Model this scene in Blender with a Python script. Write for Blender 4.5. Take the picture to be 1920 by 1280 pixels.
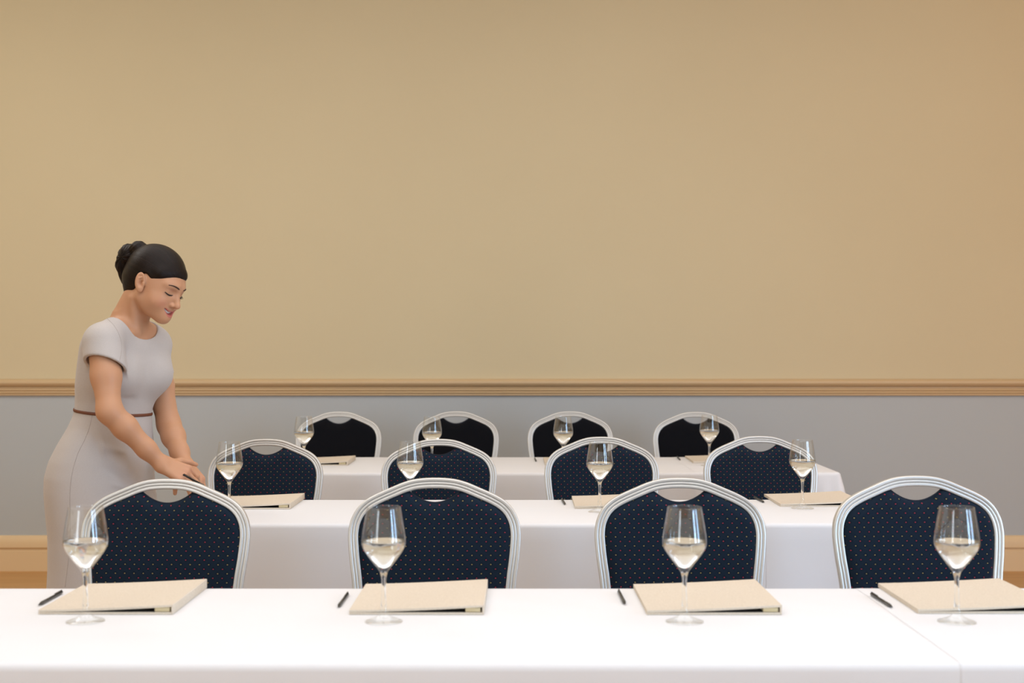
import bpy, bmesh, math, random
import numpy as np
from mathutils import Vector, Matrix

for o in list(bpy.data.objects):
    bpy.data.objects.remove(o)
scene = bpy.context.scene
COL = scene.collection
PI = math.pi
random.seed(4)

# ------------------------------------------------------------------ camera
F = 2450.0            # focal length in pixels of the 1920 px wide frame
CZ = 1.289            # camera height
TZ = CZ - 0.545       # table top height
cam_data = bpy.data.cameras.new('camera')
cam = bpy.data.objects.new('camera', cam_data)
COL.objects.link(cam)
cam.location = (0, 0, CZ)
cam.rotation_euler = (PI / 2, 0, 0)
cam_data.sensor_width = 36.0
cam_data.lens = 36.0 * F / 1920.0
cam_data.clip_start = 0.05
cam_data.clip_end = 60
cam_data.dof.use_dof = True
cam_data.dof.focus_distance = 4.0
cam_data.dof.aperture_fstop = 4.2
scene.camera = cam

# ------------------------------------------------------------------ exposure, world, lights
vs = scene.view_settings
vs.view_transform = 'Standard'
vs.look = 'None'
vs.gamma = 1.0
vs.use_curve_mapping = False
vs.exposure = -0.30

world = bpy.data.worlds.new('world')
scene.world = world
world.use_nodes = True
world.node_tree.nodes['Background'].inputs[0].default_value = (0.9, 0.95, 1.0, 1)
world.node_tree.nodes['Background'].inputs[1].default_value = 0.6


def area_light(name, loc, target, sx, sy, power, color):
    d = bpy.data.lights.new(name, 'AREA')
    d.shape = 'RECTANGLE'
    d.size = sx
    d.size_y = sy
    d.energy = power
    d.color = color
    o = bpy.data.objects.new(name, d)
    COL.objects.link(o)
    o.location = loc
    v = Vector(target) - Vector(loc)
    o.rotation_euler = v.to_track_quat('-Z', 'Y').to_euler()
    return o


# unseen soft lamps under the ceiling, some added as fill, then daylight in the window openings
area_light('ceiling_fill', (-0.4, -0.4, 3.75), (-0.4, 0.6, 1.0), 5.0, 2.4, 60, (0.97, 0.98, 1.0))  # added fill so the cloth fronts get frontal light
area_light('ceiling_fill', (0.0, 2.0, 3.75), (0.0, 2.0, 0), 5.2, 2.4, 100, (0.98, 0.98, 1.0))
area_light('ceiling_fill', (-0.5, 4.6, 3.75), (-0.5, 4.6, 0), 6.0, 2.0, 64, (0.99, 0.98, 0.98))
area_light('ceiling_fill', (4.0, 3.4, 3.7), (3.4, 7.35, 1.0), 1.2, 0.9, 48, (1.0, 0.58, 0.28))
area_light('ceiling_fill', (-3.4, 5.0, 3.75), (-3.4, 5.2, 0), 1.6, 1.6, 30, (1.0, 0.97, 0.92))  # extra lamp added to brighten the left side of the wall
area_light('window_daylight', (4.72, -0.8, 1.75), (0, 2.6, 1.5), 0.75, 2.3, 130, (0.45, 0.69, 1.0))
area_light('window_daylight', (4.72, 1.2, 1.75), (0, 3.2, 1.5), 0.75, 2.3, 75, (0.45, 0.69, 1.0))
area_light('window_daylight', (-3.6, -2.9, 1.9), (-1, 4.5, 1.3), 1.15, 2.2, 55, (0.85, 0.93, 1.0))

# ------------------------------------------------------------------ helpers


def tag(o, label=None, cat=None, group=None, kind=None):
    if label: o['label'] = label
    if cat: o['category'] = cat
    if group: o['group'] = group
    if kind: o['kind'] = kind
    return o


def empty(name, loc, rz=0):
    o = bpy.data.objects.new(name, None)
    COL.objects.link(o)
    o.empty_display_size = 0.1
    o.location = loc
    o.rotation_euler = (0, 0, rz)
    return o


def mesh_obj(name, me, mat, parent=None):
    o = bpy.data.objects.new(name, me)
    COL.objects.link(o)
    if mat is not None:
        me.materials.append(mat)
    if parent is not None:
        o.parent = parent
    return o


def finish(bm, name, mat, parent=None, smooth=True, angle=None):
    bmesh.ops.recalc_face_normals(bm, faces=bm.faces[:])
    me = bpy.data.meshes.new(name)
    bm.to_mesh(me)
    bm.free()
    if smooth:
        me.polygons.foreach_set('use_smooth', [True] * len(me.polygons))
        if angle:
            me.set_sharp_from_angle(angle=math.radians(angle))
    return mesh_obj(name, me, mat, parent)


def copy_tree(o, parent=None):
    c = o.copy()
    COL.objects.link(c)
    if parent is not None:
        c.parent = parent
    for ch in list(o.children):
        copy_tree(ch, c)
    return c


def box(bm, x0, x1, y0, y1, z0, z1, bevel=0.0, seg=2):
    r = bmesh.ops.create_cube(bm, size=1)
    vsx = r['verts']
    for v in vsx:
        v.co = Vector(((x0 + x1) / 2 + v.co.x * (x1 - x0), (y0 + y1) / 2 + v.co.y * (y1 - y0),
                       (z0 + z1) / 2 + v.co.z * (z1 - z0)))
    if bevel:
        es = set()
        for v in vsx:
            for e in v.link_edges: es.add(e)
        bmesh.ops.bevel(bm, geom=list(es), offset=bevel, segments=seg, affect='EDGES', profile=0.5)


def loft(bm, rings, closed=True, caps=True):
    """rings: lists of points; joins successive rings with quads"""
    vr = [[bm.verts.new(p) for p in r] for r in rings]
    n = len(rings[0])
    for a, b in zip(vr[:-1], vr[1:]):
        for i in range(n if closed else n - 1):
            j = (i + 1) % n
            bm.faces.new((a[i], a[j], b[j], b[i]))
    if caps and closed:
        bm.faces.new(vr[0])
        bm.faces.new(vr[-1][::-1])
    return vr


def tube(bm, pts, radii, n=10, caps=True, flat=1.0, updir=None):
    pts = [Vector(p) for p in pts]
    if not hasattr(radii, '__len__'): radii = [radii] * len(pts)
    rings = []
    up = Vector(updir) if updir else None
    for i, p in enumerate(pts):
        t = (pts[min(i + 1, len(pts) - 1)] - pts[max(i - 1, 0)]).normalized()
        if up is None:
            up = Vector((0, 0, 1)) if abs(t.z) < 0.9 else Vector((0, 1, 0))
        s = t.cross(up).normalized()
        u2 = s.cross(t).normalized()
        if updir is None: up = u2
        rings.append([p + (s * math.cos(2 * PI * k / n) + u2 * math.sin(2 * PI * k / n) * flat) * radii[i]
                      for k in range(n)])
    loft(bm, rings, True, caps)


def lathe(bm, prof, n=48):
    rings = []
    vr = []
    for r, z in prof:
        if r < 1e-6:
            vr.append([bm.verts.new((0, 0, z))])
        else:
            vr.append([bm.verts.new((r * math.cos(2 * PI * k / n), r * math.sin(2 * PI * k / n), z)) for k in range(n)])
    for a, b in zip(vr[:-1], vr[1:]):
        for i in range(n):
            j = (i + 1) % n
            if len(a) == 1 and len(b) == 1: continue
            if len(a) == 1: bm.faces.new((a[0], b[j], b[i]))
            elif len(b) == 1: bm.faces.new((a[i], a[j], b[0]))
            else: bm.faces.new((a[i], a[j], b[j], b[i]))


def catmull(ctrl, per=8):
    P = [np.array(p, float) for p in ctrl]
    P = [2 * P[0] - P[1]] + P + [2 * P[-1] - P[-2]]
    out = []
    for i in range(1, len(P) - 2):
        for k in range(per):
            t = k / per
            out.append(0.5 * ((2 * P[i]) + (-P[i - 1] + P[i + 1]) * t + (2 * P[i - 1] - 5 * P[i] + 4 * P[i + 1] - P[i + 2]) * t * t
                              + (-P[i - 1] + 3 * P[i] - 3 * P[i + 1] + P[i + 2]) * t ** 3))
    out.append(P[-2])
    return out


# ------------------------------------------------------------------ materials
def mat_base(name, col, rough=0.6, metal=0.0, spec=0.5, sheen=0.0, sss=0.0):
    m = bpy.data.materials.new(name)
    m.use_nodes = True
    b = m.node_tree.nodes['Principled BSDF']
    b.inputs['Base Color'].default_value = (*col, 1)
    b.inputs['Roughness'].default_value = rough
    b.inputs['Metallic'].default_value = metal
    b.inputs['Specular IOR Level'].default_value = spec
    if sheen:
        b.inputs['Sheen Weight'].default_value = sheen
        b.inputs['Sheen Roughness'].default_value = 0.4
    if sss:
        b.inputs['Subsurface Weight'].default_value = sss
        b.inputs['Subsurface Radius'].default_value = (0.012, 0.005, 0.003)
        b.inputs['Subsurface Scale'].default_value = 1.0
    return m, m.node_tree, b


def add_noise_color(nt, b, c1, c2, scale, detail=4, coord='Object', vec_scale=None, lo=0.35, hi=0.65):
    tc = nt.nodes.new('ShaderNodeTexCoord')
    mp = nt.nodes.new('ShaderNodeMapping')
    if vec_scale: mp.inputs['Scale'].default_value = vec_scale
    n = nt.nodes.new('ShaderNodeTexNoise')
    n.inputs['Scale'].default_value = scale
    n.inputs['Detail'].default_value = detail
    r = nt.nodes.new('ShaderNodeValToRGB')
    r.color_ramp.elements[0].position = lo
    r.color_ramp.elements[1].position = hi
    r.color_ramp.elements[0].color = (*c1, 1)
    r.color_ramp.elements[1].color = (*c2, 1)
    nt.links.new(tc.outputs[coord], mp.inputs[0])
    nt.links.new(mp.outputs[0], n.inputs['Vector'])
    nt.links.new(n.outputs['Fac'], r.inputs[0])
    nt.links.new(r.outputs[0], b.inputs['Base Color'])
    return n, mp, tc


def add_bump(nt, b, height_socket, strength=0.3, dist=0.001):
    bp = nt.nodes.new('ShaderNodeBump')
    bp.inputs['Strength'].default_value = strength
    bp.inputs['Distance'].default_value = dist
    nt.links.new(height_socket, bp.inputs['Height'])
    nt.links.new(bp.outputs[0], b.inputs['Normal'])
    return bp


def noise_bump(nt, b, scale, strength=0.3, dist=0.001, vec_scale=None, detail=3):
    tc = nt.nodes.new('ShaderNodeTexCoord')
    mp = nt.nodes.new('ShaderNodeMapping')
    if vec_scale: mp.inputs['Scale'].default_value = vec_scale
    n = nt.nodes.new('ShaderNodeTexNoise')
    n.inputs['Scale'].default_value = scale
    n.inputs['Detail'].default_value = detail
    nt.links.new(tc.outputs['Object'], mp.inputs[0])
    nt.links.new(mp.outputs[0], n.inputs['Vector'])
    return add_bump(nt, b, n.outputs['Fac'], strength, dist)


def math_node(nt, op, a, b=None, c=None):
    n = nt.nodes.new('ShaderNodeMath')
    n.operation = op
    for i, v in enumerate((a, b, c)):
        if v is None: continue
        if isinstance(v, (int, float)): n.inputs[i].default_value = v
        else: nt.links.new(v, n.inputs[i])
    return n.outputs[0]


def weave_bump(nt, b, pitch=0.0012, strength=0.25, dist=0.0003):
    tc = nt.nodes.new('ShaderNodeTexCoord')
    sp = nt.nodes.new('ShaderNodeSeparateXYZ')
    nt.links.new(tc.outputs['Object'], sp.inputs[0])
    k = 2 * PI / pitch
    xy = math_node(nt, 'ADD', sp.outputs[0], sp.outputs[1])
    a = math_node(nt, 'SINE', math_node(nt, 'MULTIPLY', xy, k))
    yz = math_node(nt, 'SUBTRACT', sp.outputs[1], sp.outputs[2])
    c = math_node(nt, 'SINE', math_node(nt, 'MULTIPLY', yz, k))
    n = nt.nodes.new('ShaderNodeTexNoise')
    n.inputs['Scale'].default_value = 60
    nt.links.new(tc.outputs['Object'], n.inputs['Vector'])
    s = math_node(nt, 'ADD', math_node(nt, 'ADD', a, c), math_node(nt, 'MULTIPLY', n.outputs['Fac'], 3.0))
    add_bump(nt, b, s, strength, dist)


# wall paint
M_upper, nt, b = mat_base('wall_paint_beige', (0.66, 0.55, 0.345), 0.75, spec=0.2)
add_noise_color(nt, b, (0.655, 0.55, 0.352), (0.675, 0.57, 0.368), 0.7)
noise_bump(nt, b, 260, 0.12, 0.0006)
M_lower, nt, b = mat_base('wall_paint_grey', (0.475, 0.505, 0.515), 0.7, spec=0.2)
noise_bump(nt, b, 260, 0.12, 0.0006)
M_rail, nt, b = mat_base('rail_paint', (0.62, 0.445, 0.25), 0.45)
noise_bump(nt, b, 60, 0.05, 0.0004)
M_base, nt, b = mat_base('baseboard_paint', (0.77, 0.57, 0.33), 0.5)
noise_bump(nt, b, 40, 0.1, 0.0005)
M_ceil, nt, b = mat_base('ceiling_paint', (0.78, 0.75, 0.70), 0.8)
noise_bump(nt, b, 120, 0.1, 0.0005)
M_floor, nt, b = mat_base('floor_wood', (0.42, 0.22, 0.07), 0.4)
add_noise_color(nt, b, (0.52, 0.27, 0.09), (0.60, 0.33, 0.12), 9, 5, 'Object', (0.15, 2.0, 1))

# linen
M_cloth, nt, b = mat_base('tablecloth_linen', (0.80, 0.80, 0.812), 0.85, spec=0.15, sheen=0.15)
noise_bump(nt, b, 5.0, 0.22, 0.006, (0.35, 1.3, 0.6), 2)
M_wood, nt, b = mat_base('plywood', (0.45, 0.31, 0.17), 0.6)
add_noise_color(nt, b, (0.42, 0.28, 0.15), (0.50, 0.35, 0.2), 12, 4, 'Object', (0.3, 3, 3))
M_steel, nt, b = mat_base('steel_tube', (0.35, 0.35, 0.36), 0.35, 1.0)
noise_bump(nt, b, 90, 0.05, 0.0003)

# satin aluminium
M_alu, nt, b = mat_base('satin_aluminium', (0.72, 0.71, 0.68), 0.42, 0.70, spec=0.5)
noise_bump(nt, b, 300, 0.06, 0.0002)


def fabric_mat(name, base, base2, dots=True):
    m, nt, b = mat_base(name, base, 0.85, spec=0.15, sheen=0.12)
    b.inputs['Sheen Tint'].default_value = (0.35, 0.5, 0.75, 1)
    tc = nt.nodes.new('ShaderNodeTexCoord')
    sp = nt.nodes.new('ShaderNodeSeparateXYZ')
    nt.links.new(tc.outputs['Object'], sp.inputs[0])
    PX, PZ = 0.0240, 0.0224
    yz = math_node(nt, 'MULTIPLY', sp.outputs[2], 1.0)
    u0 = math_node(nt, 'DIVIDE', sp.outputs[0], PX)
    v0 = math_node(nt, 'DIVIDE', yz, PZ)

    def lattice(ou, ov):
        du = math_node(nt, 'SUBTRACT', math_node(nt, 'FRACT', math_node(nt, 'ADD', u0, ou + 100)), 0.5)
        dv = math_node(nt, 'SUBTRACT', math_node(nt, 'FRACT', math_node(nt, 'ADD', v0, ov + 100)), 0.5)
        return du, dv

    def spot(du, dv, ru, rv):
        a = math_node(nt, 'POWER', math_node(nt, 'ABSOLUTE', math_node(nt, 'DIVIDE', du, ru)), 2.0)
        c = math_node(nt, 'POWER', math_node(nt, 'ABSOLUTE', math_node(nt, 'DIVIDE', dv, rv)), 2.0)
        return math_node(nt, 'LESS_THAN', math_node(nt, 'ADD', a, c), 1.0)

    def diamond(du, dv):
        s = math_node(nt, 'ADD', math_node(nt, 'ABSOLUTE', du), math_node(nt, 'ABSOLUTE', dv))
        q = math_node(nt, 'ABSOLUTE', math_node(nt, 'SUBTRACT', s, 0.2))
        return math_node(nt, 'SUBTRACT', 1.0, math_node(nt, 'MINIMUM', math_node(nt, 'DIVIDE', q, 0.06), 1.0))
    d1 = lattice(0, 0)
    d2 = lattice(0.5, 0.5)
    n = nt.nodes.new('ShaderNodeTexNoise')
    n.inputs['Scale'].default_value = 900
    nt.links.new(tc.outputs['Object'], n.inputs['Vector'])
    mix0 = nt.nodes.new('ShaderNodeMix'); mix0.data_type = 'RGBA'
    mix0.inputs['A'].default_value = (*base, 1)
    mix0.inputs['B'].default_value = (*base2, 1)
    ring = math_node(nt, 'MAXIMUM', diamond(*d1), diamond(*d2))
    nt.links.new(ring, mix0.inputs['Factor'])
    cur = mix0.outputs['Result']
    if dots:
        for (du, dv), colr in ((d1, (0.36, 0.034, 0.052)), (d2, (0.31, 0.23, 0.085))):
            mx = nt.nodes.new('ShaderNodeMix'); mx.data_type = 'RGBA'
            nt.links.new(spot(du, dv, 0.072, 0.054), mx.inputs['Factor'])
            nt.links.new(cur, mx.inputs['A'])
            mx.inputs['B'].default_value = (*colr, 1)
            cur = mx.outputs['Result']
    nt.links.new(cur, b.inputs['Base Color'])
    hgt = math_node(nt, 'ADD', math_node(nt, 'MULTIPLY', ring, -1.0), math_node(nt, 'MULTIPLY', n.outputs['Fac'], 0.5))
    add_bump(nt, b, hgt, 0.6, 0.0008)
    return m


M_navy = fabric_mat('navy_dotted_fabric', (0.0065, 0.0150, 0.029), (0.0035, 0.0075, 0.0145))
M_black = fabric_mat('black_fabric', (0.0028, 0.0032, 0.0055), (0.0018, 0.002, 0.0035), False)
M_piping, nt, b = mat_base('navy_piping', (0.006, 0.010, 0.022), 0.8)
noise_bump(nt, b, 500, 0.1, 0.0003)
M_under, nt, b = mat_base('black_plastic', (0.01, 0.01, 0.011), 0.5)
noise_bump(nt, b, 200, 0.1, 0.0003)

# glass and water
M_glass, nt, b = mat_base('clear_glass', (0.99, 0.995, 0.99), 0.0)
b.inputs['Transmission Weight'].default_value = 1.0
b.inputs['IOR'].default_value = 1.46
M_thin, nt, b = mat_base('thin_blown_glass', (0.99, 0.995, 0.99), 0.0)
tr = nt.nodes.new('ShaderNodeBsdfTransparent')
tr.inputs[0].default_value = (0.985, 0.99, 0.988, 1)
gl = nt.nodes.new('ShaderNodeBsdfGlossy')
gl.inputs['Roughness'].default_value = 0.01
gl.inputs['Color'].default_value = (1, 1, 1, 1)
fr = nt.nodes.new('ShaderNodeFresnel')
geo = nt.nodes.new('ShaderNodeNewGeometry')
ior = math_node(nt, 'ADD', math_node(nt, 'MULTIPLY', geo.outputs['Backfacing'], 1 / 1.55 - 1.55), 1.55)
nt.links.new(ior, fr.inputs['IOR'])
mx = nt.nodes.new('ShaderNodeMixShader')
nt.links.new(fr.outputs[0], mx.inputs[0])
nt.links.new(tr.outputs[0], mx.inputs[1])
nt.links.new(gl.outputs[0], mx.inputs[2])
nt.links.new(mx.outputs[0], nt.nodes['Material Output'].inputs['Surface'])
M_water, nt, b = mat_base('water', (0.995, 1.0, 1.0), 0.0)
b.inputs['Transmission Weight'].default_value = 1.0
b.inputs['IOR'].default_value = 1.33

# folder
M_linen, nt, b = mat_base('beige_linen_board', (0.73, 0.64, 0.52), 0.9, spec=0.1)
add_noise_color(nt, b, (0.68, 0.59, 0.475), (0.76, 0.67, 0.55), 350, 3, 'Object', (1, 1, 1))
weave_bump(nt, b, 0.0016, 0.35, 0.0003)
M_gap_shade, nt, b = mat_base('black_gap_shade', (0.012, 0.011, 0.010), 0.9)  # near-black colour for the shade between the folder covers
noise_bump(nt, b, 300, 0.1, 0.0003)
M_cream, nt, b = mat_base('cream_hinge_board', (0.62, 0.52, 0.31), 0.75)
noise_bump(nt, b, 200, 0.15, 0.0003)
M_pen, nt, b = mat_base('pen_plastic', (0.012, 0.013, 0.012), 0.28)
noise_bump(nt, b, 100, 0.05, 0.0002)
M_pengrey, nt, b = mat_base('pen_grip', (0.06, 0.062, 0.058), 0.35)
noise_bump(nt, b, 100, 0.05, 0.0002)

# ------------------------------------------------------------------ room
WY = F / 333.0        # distance of the far wall
XL, XR, YB, ZC = -4.6, 4.8, -3.0, 3.85
RAIL_LO = CZ - (741.5 - 640) / 333.0
RAIL_HI = CZ - (710.0 - 640) / 333.0
BB = CZ - (1003 - 640) / 333.0


def slab(name, x0, x1, y0, y1, z0, z1, mat, parent=None, bev=0.0):
    bm = bmesh.new()
    box(bm, x0, x1, y0, y1, z0, z1, bev)
    o = finish(bm, name, mat, parent, smooth=False)
    if parent is None: o['kind'] = 'structure'
    return o


slab('floor', XL - .1, XR + .1, YB - .1, WY + .1, -0.1, 0.0, M_floor)
slab('ceiling', XL - .1, XR + .1, YB - .1, WY + .1, ZC, ZC + 0.1, M_ceil)


def two_tone_wall(name, boxes):
    """boxes: (x0,x1,y0,y1,z0,z1); faces below the chair rail take the grey paint"""
    bm = bmesh.new()
    for bx in boxes:
        x0, x1, y0, y1, z0, z1 = bx
        zs = RAIL_LO + 0.03
        if z0 < zs < z1:
            box(bm, x0, x1, y0, y1, z0, zs)
            box(bm, x0, x1, y0, y1, zs, z1)
        else:
            box(bm, x0, x1, y0, y1, z0, z1)
    o = finish(bm, name, M_upper, None, smooth=False)
    o.data.materials.append(M_lower)
    for p in o.data.polygons:
        if p.center.z < RAIL_LO + 0.029: p.material_index = 1
    o['kind'] = 'structure'
    return o


two_tone_wall('wall_back', [(XL, XR, WY, WY + .1, 0, ZC)])
two_tone_wall('wall_left', [(XL - .1, XL, YB, WY, 0, ZC)])
W1 = [(-1.2, -0.4), (0.8, 1.6)]
bx = []
prev = YB
for a, c in W1:
    bx.append((XR, XR + .1, prev, a, 0, ZC))
    bx.append((XR, XR + .1, a, c, 0, 0.55))
    bx.append((XR, XR + .1, a, c, 2.95, ZC))
    prev = c
bx.append((XR, XR + .1, prev, WY, 0, ZC))
two_tone_wall('wall_right', bx)
W2 = [(-4.2, -3.0)]
bx = []
prev = XL
for a, c in W2:
    bx.append((prev, a, YB - .1, YB, 0, ZC))
    bx.append((a, c, YB - .1, YB, 0, 0.75))
    bx.append((a, c, YB - .1, YB, 3.05, ZC))
    prev = c
bx.append((prev, XR, YB - .1, YB, 0, ZC))
two_tone_wall('wall_front', bx)
M_frame, nt, b = mat_base('window_frame_paint', (0.8, 0.79, 0.76), 0.4)
noise_bump(nt, b, 60, 0.05, 0.0003)
wn = 1


def window(vertical_plane, a, c, z0, z1):
    global wn
    bm = bmesh.new()
    t = 0.045
    if vertical_plane == 'x':
        f = lambda p0, p1, q0, q1: box(bm, XR + .02, XR + .08, p0, p1, q0, q1, 0.004)
    else:
        f = lambda p0, p1, q0, q1: box(bm, p0, p1, YB - .08, YB - .02, q0, q1, 0.004)
    f(a, a + t, z0, z1); f(c - t, c, z0, z1); f(a + t, c - t, z0, z0 + t); f(a + t, c - t, z1 - t, z1)
    f(a + t, c - t, (z0 + z1) / 2 - .015, (z0 + z1) / 2 + .015)
    o = finish(bm, 'window_%d' % wn, M_frame, None, smooth=False)
    o['kind'] = 'structure'
    wn += 1


for a, c in W1: window('x', a, c, 0.55, 2.95)
for a, c in W2: window('y', a, c, 0.75, 3.05)


def moulding(name, prof, path_axis, mat):
    """prof: (out, z) points from the wall face; extruded along the far wall or a side wall"""
    bm = bmesh.new()
    if path_axis == 'back':
        rings = [[(x, WY - o, z) for o, z in prof] for x in (XL + .0, XR)]
    elif path_axis == 'left':
        rings = [[(XL + o, y, z) for o, z in prof] for y in (YB, WY)]
    else:
        rings = [[(XR - o, y, z) for o, z in prof] for y in (YB, WY)]
    loft(bm, rings, True, True)
    o = finish(bm, name, mat, None, smooth=True, angle=28)
    o['kind'] = 'structure'
    return o


h0, h1 = RAIL_LO, RAIL_HI
H = h1 - h0
rail = [(0, h0), (.012, h0), (.016, h0 + .04 * H), (.014, h0 + .10 * H), (.019, h0 + .13 * H), (.023, h0 + .2 * H), (.019, h0 + .26 * H),
        (.023, h0 + .29 * H), (.027, h0 + .35 * H), (.023, h0 + .41 * H), (.026, h0 + .44 * H), (.026, h0 + .47 * H), (.020, h0 + .49 * H),
        (.020, h0 + .53 * H), (.032, h0 + .58 * H), (.040, h0 + .66 * H), (.044, h0 + .76 * H), (.042, h0 + .86 * H), (.034, h0 + .94 * H),
        (.022, h0 + .985 * H), (.010, h0 + H), (0, h0 + H)]
moulding('trim_1', rail, 'back', M_rail)
moulding('trim_2', rail, 'left', M_rail)
bb = [(0, 0), (.022, 0), (.022, BB - .085), (.016, BB - .080), (.016, BB - .072), (.028, BB - .066), (.028, BB - .045), (.024, BB - .02),
      (.014, BB - .004), (.006, BB), (0, BB)]
moulding('baseboard_back', bb, 'back', M_base)
moulding('baseboard_left', bb, 'left', M_base)
moulding('baseboard_right', bb, 'right', M_base)

# ------------------------------------------------------------------ tables and cloths


def Y_at(py):
    """distance of a point on the table-top plane seen at picture row py"""
    return F * 0.545 / (py - 640.0)


ROWS = [  # near y, far y, left x, right x
    (Y_at(1244), Y_at(1101), -1.30, 1.37),
    (Y_at(981.5), Y_at(936), -1.00, 1.37),
    (Y_at(886), Y_at(856.5), -1.25, 1.37)]
SEAM = 0.78
rowword = ['front row', 'middle row', 'back row']


def make_table(i):
    y0, y1, x0, x1 = ROWS[i]
    t = empty('banquet_table', ((x0 + x1) / 2, (y0 + y1) / 2, 0))
    tag(t, 'long folding table hidden under the white cloths of the ' + rowword[i], 'table')
    cx, cy = (x0 + x1) / 2, (y0 + y1) / 2
    bm = bmesh.new()
    box(bm, x0 - cx + .012, x1 - cx - .012, y0 - cy + .012, y1 - cy - .012, TZ - .030, TZ - .0035, .003)
    finish(bm, 'tabletop', M_wood, t, smooth=False)
    for sx in (x0 - cx + .12, x1 - cx - .12):
        for sy in (y0 - cy + .08, y1 - cy - .08):
            bm = bmesh.new()
            tube(bm, [(sx, sy, 0), (sx, sy, TZ - .030)], 0.014, 12)
            finish(bm, 'leg', M_steel, t, angle=40)
    return t


def make_cloth(name, y0, y1, x0, x1, open_side, lift, seed):
    """linen laid over the table: flat top, soft edge, drape to just above the floor"""
    rnd = random.Random(seed)
    R = 0.02
    pts = []   # (x, y, nx, ny, s)

    def arc(cx, cy, a0, a1, n=7):
        for k in range(n + 1):
            a = a0 + (a1 - a0) * k / n
            pts.append((cx + R * math.cos(a), cy + R * math.sin(a), math.cos(a), math.sin(a), 1.0))

    def line(xa, ya, xb, yb, nx, ny, step=0.012):
        n = max(2, int(math.hypot(xb - xa, yb - ya) / step))
        for k in range(1, n):
            t = k / n
            pts.append((xa + (xb - xa) * t, ya + (yb - ya) * t, nx, ny, 0.0))
    if open_side == 'right':
        pts.append((x1, y1, 0, 1, 0))
        line(x1, y1, x0 + R, y1, 0, 1)
        arc(x0 + R, y1 - R, PI / 2, PI)
        line(x0, y1 - R, x0, y0 + R, -1, 0)
        arc(x0 + R, y0 + R, PI, 1.5 * PI)
        line(x0 + R, y0, x1, y0, 0, -1)
        pts.append((x1, y0, 0, -1, 0))
    else:
        pts.append((x0, y0, 0, -1, 0))
        line(x0, y0, x1 - R, y0, 0, -1)
        arc(x1 - R, y0 + R, -PI / 2, 0)
        line(x1, y0 + R, x1, y1 - R, 1, 0)
        arc(x1 - R, y1 - R, 0, PI / 2)
        line(x1 - R, y1, x0, y1, 0, 1)
        pts.append((x0, y1, 0, 1, 0))
    ce = [(x0, y0), (x0, y1), (x1, y0), (x1, y1)]
    corners = [c for c in ce if abs(c[0] - (x1 if open_side == 'right' else x0)) > .01]
    # arc length
    S = [0.0]
    for a, c in zip(pts[:-1], pts[1:]): S.append(S[-1] + math.hypot(a[0] - c[0], a[1] - c[1]))
    waves = [(rnd.uniform(5, 34), rnd.uniform(0, 6.28), rnd.uniform(.4, 1)) for _ in range(8)]
    zt = TZ + lift
    er = 0.014
    rows = []
    for k in range(5):      # rounding of the edge
        a = PI / 2 * k / 4
        rows.append((-er + er * math.sin(a), zt - er + er * math.cos(a), 0.0))
    nd = 16
    for k in range(1, nd + 1):
        t = k / nd
        rows.append((0.0, (zt - er) * (1 - t) + 0.015 * t, t))
    bm = bmesh.new()
    grid = []
    for off, z, t in rows:
        r = []
        for (x, y, nx, ny, c), s in zip(pts, S):
            cd = min(math.hypot(x - a, y - q) for a, q in corners)
            cf = math.exp(-(cd / 0.11) ** 2)
            w = sum(A * math.sin(fq * s + ph) for fq, ph, A in waves) / 3.0
            amp = (0.004 + 0.010 * t) * min(1, t * 3) * (.25 if ny > .7 else 1)
            o = off + w * amp + cf * ((0.045 if seed in (10, 11, 20) or ny > .7 else 0.085) * t ** 0.8 + (0.026 if seed == 22 else 0.016) * math.sin(95 * cd + 1.0) * min(1, t * 2.5)) + (0.003 if ny > .7 else 0.012) * t + lift * .7
            r.append(bm.verts.new((x + nx * o, y + ny * o, z)))
        grid.append(r)
    for a, c in zip(grid[:-1], grid[1:]):
        for i in range(len(a) - 1):
            bm.faces.new((a[i], a[i + 1], c[i + 1], c[i]))
    # flat top: strips between the near and far half of the first ring
    top = grid[0]
    bm.faces.new(top)
    bmesh.ops.triangulate(bm, faces=[f for f in bm.faces if len(f.verts) > 4])
    o = finish(bm, name, M_cloth, None)
    for p in o.data.polygons:
        pass
    bz = Vector(((x0 + x1) / 2, (y0 + y1) / 2, 0))
    o.data.transform(Matrix.Translation(-bz))
    o.location = bz
    return o


for i, (y0, y1, x0, x1) in enumerate(ROWS):
    make_table(i)
    c = make_cloth('tablecloth', y0, y1, x0, SEAM + .02, 'right', 0.0, 10 + i)
    tag(c, ['long white tablecloth of the front row, carrying three glasses',
            'long white tablecloth of the middle row, beside the woman',
            'long white tablecloth of the back row, under three glasses'][i], 'tablecloth', 'white tablecloths')
    c = make_cloth('tablecloth', y0, y1, SEAM - .02, x1, 'left', 0.0006, 20 + i)
    tag(c, ['short white tablecloth covering the right end of the front row',
            'short white tablecloth covering the right end of the middle row',
            'short white tablecloth with hanging corner at right end of the back row'][i], 'tablecloth', 'white tablecloths')

# ------------------------------------------------------------------ chairs
ZUP = 0.005
OUT = [(0, .925), (.0445, .9225), (.0785, .9145), (.1125, .901), (.154, .883), (.181, .867), (.2015, .846), (.215, .8185),
       (.220, .791), (.220, .767), (.216, .723), (.210, .6785), (.204, .62), (.197, .55), (.191, .46)]
oc = [Vector((p[0], p[1])) for p in catmull([(-.0445, .9225)] + OUT, 6)]
oc = oc[6:]
oc = [Vector((v.x, v.y + ZUP)) for v in oc if v.x >= -1e-6]
BACKW = 0.0262
LEAN = math.tan(math.radians(9))


def lean_y(z):
    return (z - 0.78) * LEAN


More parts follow.
